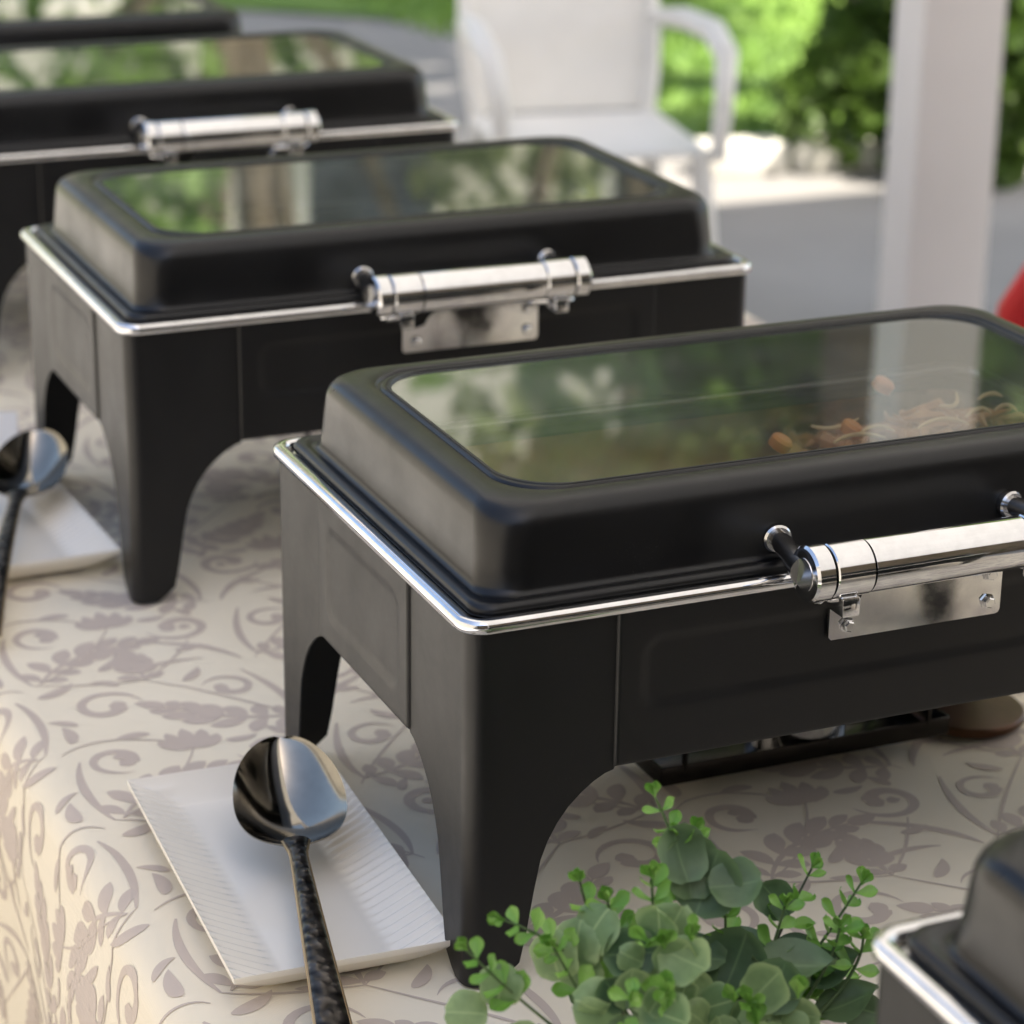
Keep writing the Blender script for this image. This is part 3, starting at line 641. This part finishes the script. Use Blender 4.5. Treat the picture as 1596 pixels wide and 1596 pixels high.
# ------------------------------------------------------------------ artificial greenery before the front dish
def leaf_material(name, c0, c1, rim, rough):
    M, N, Lk, b = mat(name, c0, rough)
    oi = N.new('ShaderNodeObjectInfo'); r_ = ramp(N, Lk, oi.outputs['Random'], [(0, c0), (1, c1)])
    n = noise_of(N, Lk, 120, 4); mx = N.new('ShaderNodeMixRGB'); mx.blend_type = 'MULTIPLY'; mx.inputs[0].default_value = .5
    q_ = ramp(N, Lk, n.outputs['Fac'], [(.3, (.62, .66, .6)), (.7, (1.1, 1.08, 1.05))]); Lk.new(r_.outputs[0], mx.inputs[1]); Lk.new(q_.outputs[0], mx.inputs[2]); Lk.new(mx.outputs[0], b.inputs['Base Color'])
    if rim:
        tc = N.new('ShaderNodeTexCoord'); sp_ = N.new('ShaderNodeSeparateXYZ'); Lk.new(tc.outputs['Object'], sp_.inputs[0])
        def mth(op, a, b_): 
            k = N.new('ShaderNodeMath'); k.operation = op
            for i_, v_ in enumerate((a, b_)):
                if isinstance(v_, (int, float)): k.inputs[i_].default_value = v_
                else: Lk.new(v_, k.inputs[i_])
            return k.outputs[0]
        yy = mth('SUBTRACT', sp_.outputs[1], .0145); rad_ = mth('SQRT', mth('ADD', mth('MULTIPLY', yy, yy), mth('MULTIPLY', sp_.outputs[0], sp_.outputs[0])), 0)
        rim_f = ramp(N, Lk, mth('MULTIPLY', rad_, 60), [(.68, (0, 0, 0)), (.93, (1, 1, 1))])
        vein = ramp(N, Lk, mth('MULTIPLY', mth('ABSOLUTE', sp_.outputs[0], 0), 900), [(.25, (1, 1, 1)), (.9, (0, 0, 0))])
        fac = mth('MULTIPLY', mth('MAXIMUM', rim_f.outputs[0], vein.outputs[0]), .55)
        m2 = N.new('ShaderNodeMixRGB'); Lk.new(fac, m2.inputs[0]); Lk.new(mx.outputs[0], m2.inputs[1]); m2.inputs[2].default_value = (*rim, 1); mx = m2; Lk.new(mx.outputs[0], b.inputs['Base Color'])
    tr = N.new('ShaderNodeBsdfTranslucent'); Lk.new(mx.outputs[0], tr.inputs['Color']); ms = N.new('ShaderNodeMixShader'); ms.inputs[0].default_value = .25
    out = N['Material Output']; Lk.new(b.outputs[0], ms.inputs[1]); Lk.new(tr.outputs[0], ms.inputs[2]); Lk.new(ms.outputs[0], out.inputs['Surface'])
    return M
M_EUC = leaf_material('eucalyptus_leaf', (.15, .26, .11), (.29, .40, .18), (.42, .54, .26), .5)
M_EUCD = leaf_material('dark_eucalyptus_leaf', (.06, .12, .06), (.13, .20, .095), (.18, .28, .13), .45)
M_SPRIG = leaf_material('fresh_sprig_leaf', (.14, .34, .05), (.26, .48, .10), None, .4)
M_STEM = varied('stem', (.05, .10, .03), (.09, .14, .05), 60, .6)
M_STEMD = varied('dark_stem', (.03, .04, .02), (.05, .06, .03), 60, .6)
def leaf_me(name, mat_, ln, wd, cup, kind, fold=.0):
    nu_, nv_ = (9, 6); V = []; F_ = []
    for i in range(nu_ + 1):
        t = i / nu_
        if kind == 'round': hw = wd / 2 * math.sqrt(max(0, 1 - (2 * (.02 + .965 * t) - 1) ** 2)) * (1 + .07 * math.sin(9 * t + 1))
        elif kind == 'spoon': hw = wd / 2 * (math.sin(math.pi * min(1, t ** 1.9 * .93 + .035)) ** .8)
        else: hw = wd / 2 * math.sin(math.pi * (t * .96 + .02) ** .85) ** .85
        for j in range(nv_ + 1):
            e = j / nv_ * 2 - 1; V.append((e * hw * (1 + .05 * e * math.sin(5 * t)), t * ln + (.10 * ln * (abs(e) ** 1.5) * (t - .75) if kind == 'round' and t > .75 else 0), cup * (1 + .5 * math.sin(6 * t + 2 * e)) * (e * e * .5 + (2 * t - 1) ** 2 * .6) + fold * abs(e) * hw - .02 * ln * (1 - abs(e)) ** 3))
    for i in range(nu_):
        for j in range(nv_): k = i * (nv_ + 1) + j; F_.append((k, k + 1, k + nv_ + 2, k + nv_ + 1))
    me_ = bpy.data.meshes.new(name); me_.from_pydata(V, [], F_); return fin(me_, mat_, 180)
LM = {'round': leaf_me('round_leaf', M_EUC, .031, .031, .005, 'round'), 'roundb': leaf_me('round_leaf', M_EUC, .026, .029, -.004, 'round', .08),
      'dark': leaf_me('dark_leaf', M_EUCD, .036, .024, .004, 'oval', .15), 'darkround': leaf_me('dark_round_leaf', M_EUCD, .030, .030, .004, 'round', .1),
      'spoon': leaf_me('sprig_leaf', M_SPRIG, .0135, .0088, .0012, 'spoon', .15), 'oval': leaf_me('oval_leaf', M_SPRIG, .022, .011, .002, 'oval', .2), 'bud': leaf_me('bud_leaf', M_SPRIG, .008, .005, .0015, 'spoon', .25)}
plant = empty('artificial_greenery', (.055, -.185, 0)); tag(plant, 'artificial eucalyptus and boxwood greenery in a low pot before the front dish', 'plant')
PO = Vector((.055, -.185, 0)); qp = random.Random(21)
def put(kind, p, direction, normal, s=1.0, nm='leaf'):
    y = Vector(direction).normalized(); z = Vector(normal); z = (z - y * z.dot(y))
    if z.length < 1e-4: z = y.orthogonal()
    z.normalize(); x = y.cross(z); M = Matrix((x, y, z)).transposed().to_4x4(); M = M @ Matrix.Scale(s, 4); M.translation = Vector(p) - PO
    o = link(nm, LM[kind], plant); o.matrix_local = M; return o
view = -fw
def rv(s=1): return Vector((qp.uniform(-1, 1), qp.uniform(-1, 1), qp.uniform(-1, 1))) * s
def stem(pts, r0_=.0013, r1=.0007, dark=False):
    c = bez(*pts, 14); MB().tube([p - PO for p in c], [r0_ + (r1 - r0_) * i / 13 for i in range(14)], 6).build('stem', M_STEMD if dark else M_STEM, plant); return c
def pairs(c, i0, i1, step, kind, s0, s1, spread=1.0, lean=.6, tipk=True, up_n=None):
    k = 0
    for i in range(i0, i1, step):
        p = c[i]; t = (c[min(i + 1, 13)] - c[i - 1]).normalized(); f = (i - i0) / max(1, i1 - i0); s = s0 + (s1 - s0) * f
        a = t.cross(view).normalized(); b = t.cross(a).normalized()
        if k % 2: a, b = (a + b).normalized(), (b - a).normalized()
        for sg in (-1, 1): put(kind, p, a * sg * spread + t * lean + rv(.22), view * .6 + t * .8 - a * sg * .3 + rv(.35) + Vector((0, 0, .5)), s * qp.uniform(.85, 1.15))
        k += 1
    if tipk:
        t = (c[13] - c[11]).normalized()
        for a in range(4): put('bud', c[13] - t * .002, t + rv(.55), view + rv(.5), qp.uniform(.9, 1.25))
def B(dx=0, dy=0): return Vector((.055 + dx, -.185 + dy, .040))
def tip(u, v, y): return up(u, v, 1, y)
# tall boxwood sprigs
T = tip(1018, 1236, -.150); c = stem((B(.01, .02), (T.x + .035, -.16, .12), T)); pairs(c, 10, 13, 1, 'spoon', 1.0, .8, 1, .7); put('oval', c[8], rt * -1 + upv * .1, view + upv, .95)
T = tip(1085, 1290, -.150); c = stem((B(.015, .02), (T.x - .004, -.16, .11), T)); pairs(c, 10, 13, 1, 'spoon', .9, .7, .8, .9)
T = tip(902, 1368, -.165); c = stem((B(-.02, .01), (T.x + .014, -.17, .10), T), dark=True); pairs(c, 9, 13, 2, 'spoon', 1.15, 1.0, .9, .7); put('oval', c[6], rt * .7 + upv * .6, view, .8); put('oval', c[6], rt * -.5 + upv * .8, view, .7)
T = tip(1015, 1362, -.185); c = stem((B(-.005, 0), (T.x + .004, -.185, .11), T)); pairs(c, 9, 13, 1, 'spoon', 1.15, .9, .9, .8)
T = tip(780, 1432, -.180); c = stem((B(-.02, .0), (.012, -.185, .118), T)); pairs(c, 9, 13, 1, 'spoon', 1.15, .9, .9, .5); put('oval', c[6], upv + rt * .1, view, 1.0); put('oval', c[6], rt * -1 - upv * .6, view, .9)
T = tip(722, 1476, -.190); c = stem((B(-.03, -.01), (-.03, -.19, .085), T)); pairs(c, 9, 13, 1, 'spoon', 1.15, .9, .9, .5)
for u, v, a in ((760, 1580, (-1, .05)), (775, 1570, (.15, 1)), (800, 1596, (.3, -.6))): put('roundb', tip(u, v, -.190), rt * a[0] + upv * a[1], view + upv * .3, .85)
T = tip(1345, 1372, -.165); c = stem((B(.05, .02), (.135, -.17, .075), T)); pairs(c, 4, 13, 1, 'spoon', 1.5, .9, 1, .6)
T = tip(1268, 1348, -.150); c = stem((B(.05, .03), (.118, -.16, .09), T), dark=True); pairs(c, 8, 13, 2, 'spoon', 1.25, .9, 1, .6); put('darkround', c[9], rt * -.6 + upv * .7, view, .78); put('dark', c[6], rt * 1 + upv * .15, view + upv, .75); put('dark', c[6], rt * -1 + upv * .1, view + upv, 1.1)
T = tip(1330, 1500, -.165); c = stem((B(.06, .01), (.13, -.17, .06), T), dark=True); pairs(c, 5, 13, 2, 'oval', 1.1, .9, 1, .6, False)
for u, v, y, bx, by, mx_ in ((945, 1400, -.175, -.02, 0, .0), (1050, 1300, -.16, 0, .01, .02), (1130, 1420, -.16, .02, .01, .01), (1310, 1440, -.18, .05, 0, .02), (1225, 1405, -.17, .03, 0, .01), (860, 1470, -.19, -.03, 0, -.01), (1345, 1455, -.18, .06, 0, .03)):
    T = tip(u, v, y); c = stem((B(bx, by), ((B(bx).x + T.x) / 2 + mx_, y, T.z * .72), T)); pairs(c, 8, 13, qp.choice((1, 2)), 'spoon', 1.2, .9, .95, .6)
# broad dark leaves in the middle
for u, v, a, k, s in ((1085, 1425, (.35, 1), 'darkround', 1.25), (1075, 1400, (-.05, 1), 'darkround', 1.15), (1105, 1385, (1, .15), 'darkround', .95), (1070, 1375, (-.25, 1), 'darkround', 1.05),
                      (1170, 1500, (1, -.05), 'dark', 1.3), (1130, 1500, (-.9, .15), 'dark', 1.2), (1130, 1590, (1, .35), 'dark', 1.35), (1060, 1570, (1, .1), 'dark', 1.3), (1240, 1530, (1, .4), 'dark', 1.1), (1130, 1545, (.3, .8), 'darkround', 1.2), (960, 1585, (-.6, .9), 'darkround', 1.1),
                      (1270, 1585, (.7, .3), 'dark', 1.1), (1300, 1560, (1, -.3), 'dark', .9), (1100, 1540, (-.6, .6), 'darkround', 1.2), (1190, 1560, (.6, .8), 'darkround', 1.2), (1010, 1600, (.4, .9), 'darkround', 1.2)):
    put(k, tip(u, v, -.165 - qp.uniform(0, .012)), rt * a[0] + upv * a[1], view * .8 + upv * .6 + rv(.3), s)
for u, v, a in ((930, 1500, (-.15, 1)), (895, 1510, (.1, 1)), (915, 1545, (-.4, .9)), (870, 1530, (-.2, 1)), (905, 1480, (.5, .8))): put('roundb', tip(u, v, -.185), rt * a[0] + upv * a[1], view + rt * -.5 + rv(.2), 1.0)
# pale eucalyptus heads turned to the viewer
def head(u, v, y, n, s, seed):
    h = tip(u, v, y); e = random.Random(seed)
    stem((B((u - 1050) * .0002, 0), (h + B()) / 2 + Vector((0, 0, -.01)), h - view * .004), .0018, .0014)
    for ring, (cnt, sc, tilt, back) in enumerate(((n, 1.05, .05, .018), (3, .95, .25, .006))):
        for k in range(cnt):
            a = 6.283 * (k + .5 * ring) / cnt + e.uniform(-.6, .6); d = rt * math.cos(a) + upv * math.sin(a) * .85 + Vector((0, 0, .25))
            off_ = (rt * e.uniform(-.012, .012) + upv * e.uniform(-.010, .010)) if ring else Vector()
            put(('round', 'roundb', 'round')[k % 3] if ring else ('round', 'darkround', 'roundb')[(k + seed) % 3], h + off_ - view * (back + e.uniform(-.003, .006)) + d * .002, d + view * (tilt + e.uniform(-.2, .3)), view - d * (.15 + tilt * .7) + rv(.5), s * sc * e.uniform(.65, 1.1))
    for m_ in range(4):
        cpos = h + view * e.uniform(.002, .010) + rt * e.uniform(-.020, .020) + upv * e.uniform(-.014, .018); sd_ = (upv + rt * e.uniform(-.7, .7) + view * .5).normalized()
        for k in range(5): put('spoon', cpos - sd_ * .001 * k, sd_ + rv(.8), view + rv(.6), e.uniform(.6, .95))
head(1030, 1492, -.215, 6, .92, 1); head(980, 1590, -.235, 6, .9, 2); head(1200, 1592, -.230, 6, .9, 3); head(1085, 1590, -.215, 5, .75, 5)
M_POT = varied('dark_pot', (.05, .045, .04), (.09, .08, .07), 20, .6)
MB().turned(PO * 0, (0, 0, .05), [(0, .030), (0, .034), (.002, .036), (.038, .044), (.042, .046), (.046, .046), (.046, .041), (.036, .040)], 32).build('pot', M_POT, plant, 30)
M_MOSS = varied('moss', (.04, .07, .02), (.08, .12, .04), 90, .9)
MB().turned((0, 0, .034), (0, 0, .05), [(0, .040), (.004, .038), (.009, .028), (.011, .012)], 20).build('moss', M_MOSS, plant, 90)

# ------------------------------------------------------------------ background furniture and planting
def plastic_chair(name, loc, rz, mat_, label, arms=True):
    c = empty(name, loc, rz); tag(c, label, 'chair')
    wv, dv, sh = .44, .42, .43
    V = [[(-wv / 2 + wv * i / 8 * 1, -dv / 2 + dv * j / 8, sh - .018 * math.sin(math.pi * i / 8) * math.sin(math.pi * j / 8) + .01 * (j / 8)) for i in range(9)] for j in range(9)]
    def sheet(nm, rows, th):
        mb = MB().loops(rows, close=False); me_ = bpy.data.meshes.new(nm); me_.from_pydata(mb.v, [], mb.f); bm = bmesh.new(); bm.from_mesh(me_); bmesh.ops.recalc_face_normals(bm, faces=bm.faces); bmesh.ops.solidify(bm, geom=bm.faces[:], thickness=th); bm.to_mesh(me_); bm.free(); fin(me_, mat_, 50); return link(nm, me_, c)
    sheet('seat', V, .012)
    # backrest: frame and slats, rounded top corners
    def bp(x, z): return (x, dv / 2 + .015 + (z - sh) * .22 - .25 * x * x, z)
    top = sh + .42
    fr = [bp(-.20, sh)] + [bp(-.215, sh + .1), bp(-.22, sh + .2), bp(-.215, sh + .3), bp(-.18, sh + .375), bp(-.11, sh + .41), bp(0, top), bp(.11, sh + .41), bp(.18, sh + .375), bp(.215, sh + .3), bp(.22, sh + .2), bp(.215, sh + .1), bp(.20, sh)]
    MB().tube(fr, .018, 8).build('back_frame', mat_, c, 60)
    ws = [(.015, .198), (.1, .213), (.2, .218), (.3, .212), (.34, .198), (.375, .176), (.395, .142), (.41, .105), (.419, .03)]
    sheet('back_panel', [[bp(w_ * e / 6, sh + z_) for e in range(-6, 7)] for z_, w_ in ws], .008)
    for sx in (-1, 1):
        if arms: MB().tube([(sx * .215, dv / 2 + .04, sh + .22), (sx * .25, .10, sh + .235), (sx * .262, -.06, sh + .235), (sx * .258, -.17, sh + .20), (sx * .245, -.205, sh + .10), (sx * .235, -.205, sh - .02)], [.016, .026, .028, .027, .022, .02], 8).build('arm', mat_, c, 60)
        for yy, oy in ((-dv / 2 + .02, -.04), (dv / 2 - .02, .05)): MB().tube([(sx * .20, yy, sh), (sx * .235, yy + oy, .0)], [.026, .02], 8).build('leg', mat_, c, 60)
    return c
M_PLW = varied('white_plastic', (.72, .70, .66), (.80, .78, .74), 6, .4); M_PLR = varied('red_plastic', (.55, .015, .02), (.65, .025, .03), 6, .4)
pw = up(915, 212, 2, GZ + .43); plastic_chair('plastic_chair', (pw.x, pw.y, GZ), R(-10), M_PLW, 'white plastic garden armchair standing on the paving beyond the table')
prd = up(1868, 350, 2, GZ + .84); plastic_chair('plastic_chair', (prd.x + .1, prd.y + .28, GZ), R(160), M_PLR, 'red plastic garden chair standing behind the front dish near the post', False)
shrub(3.56, 4.92, 1.9, .42, M_F4, 5, 'dark green conifer shrub beside the white pergola post', n=4200)
shrub(4.30, 8.3, 1.6, .34, M_F4, 6, 'dark rounded shrub on the lawn behind the white chair', n=3500)
shrub(5.6, 8.6, 1.8, .8, M_F1, 8, 'bright green leafy shrub at the far side of the lawn', name='leafy_shrub', cone=.4, n=4500, size=.07)
shrub(3.0, 9.3, .9, .6, M_F1, 9, 'low bright green shrub at the lawn corner by the shaded paving', name='leafy_shrub', cone=.4, n=3500, size=.06)
tree(3.85, 5.75, 6.2, 1.9, M_F1, 31, 'spreading leafy tree behind the dark conifer by the pergola post', 9000, .55)
tree(.6, 12.2, 7.0, 1.8, M_F3, 32, 'grey green tree at the near end of the far tree row', 2600, .3)
tree(3.7, 12.4, 7.2, 1.6, M_F1, 33, 'bright green tree behind the low lawn shrub', 2300, .28)
tree(6.4, 12.8, 7.4, 1.7, M_F3, 34, 'sage coloured tree in the middle of the far tree row', 2300, .28)
tree(8.9, 11.2, 7.0, 1.7, M_F1, 35, 'tall bright tree behind the leafy lawn shrub', 2300, .28)
tree(10.6, 9.6, 5.8, 1.5, M_F1, 36, 'tree at the end of the row past the lawn', 2300, .26)
# low cream house wall behind the trees
M_WALL = varied('cream_render', (.47, .445, .41), (.55, .525, .48), 1.2, .9)
M_TILE = varied('roof_tile', (.30, .24, .18), (.40, .33, .25), 3, .8); M_PANE = mat('window_pane', (.03, .035, .04), .08)[0]
hs = empty('garden_house', (5.5, 15.6, GZ), R(-18)); tag(hs, 'cream rendered house behind the far row of trees', 'house')
MB().box((-8, 0, 0), (8, 5, 8.2)).build('wall', M_WALL, hs)
mesh('roof', [(-8.4, -.5, 8.22), (8.4, -.5, 8.22), (8.4, 5.5, 8.22), (-8.4, 5.5, 8.22), (-8.4, 2.5, 10.2), (8.4, 2.5, 10.2)], [(0, 1, 5, 4), (2, 3, 4, 5), (1, 2, 5), (3, 0, 4), (0, 3, 2, 1)], M_TILE, hs, 20)
for x in (-6.4, -4.2, -2, .2, 2.4, 4.6, 6.8):
    wd_ = empty('window'); wd_.parent = hs; wd_.location = (x, 0, 0)
    MB().box((-.55, -.06, 1.2), (.55, -.002, 3.3), .01).build('frame', M_POST, wd_)
    MB().box((-.46, -.075, 1.3), (.46, -.062, 3.2)).build('pane', M_PANE, wd_)
    MB().box((-.55, -.06, 4.2), (.55, -.002, 5.9), .01).build('frame', M_POST, wd_)
    MB().box((-.46, -.075, 4.3), (.46, -.062, 5.8)).build('pane', M_PANE, wd_)

gw = empty('bounce_wall', (-2.75, 1.5, GZ)); tag(gw, 'long cream rendered wall added out of view to bounce warm light', 'wall')  # wall added out of view to throw warm sunlight back on the table
MB().box((-.2, -7, 0), (0, 14, 2.6)).build('wall', M_WALL, gw); MB().box((-.25, -7.05, 2.602), (.05, 14.05, 2.67), .01).build('coping', M_STONE, gw)

# unseen dense hedge, added behind the camera to darken dish fronts and chrome
hd = empty('unseen_hedge', (1.2, -4.0, GZ)); tag(hd, 'tall dark hedge added out of view to darken the dish fronts', 'hedge')
MB().box((-5.5, -.45, 0), (5.5, .35, 3.2), .1).build('branches', M_BARK, hd)
leaf_cloud('foliage', M_F2, 12000, [(-5.4 + .36 * i, .1 * (k % 2), .2 + .42 * k, .42) for i in range(31) for k in range(8)], .07, 77, hd)
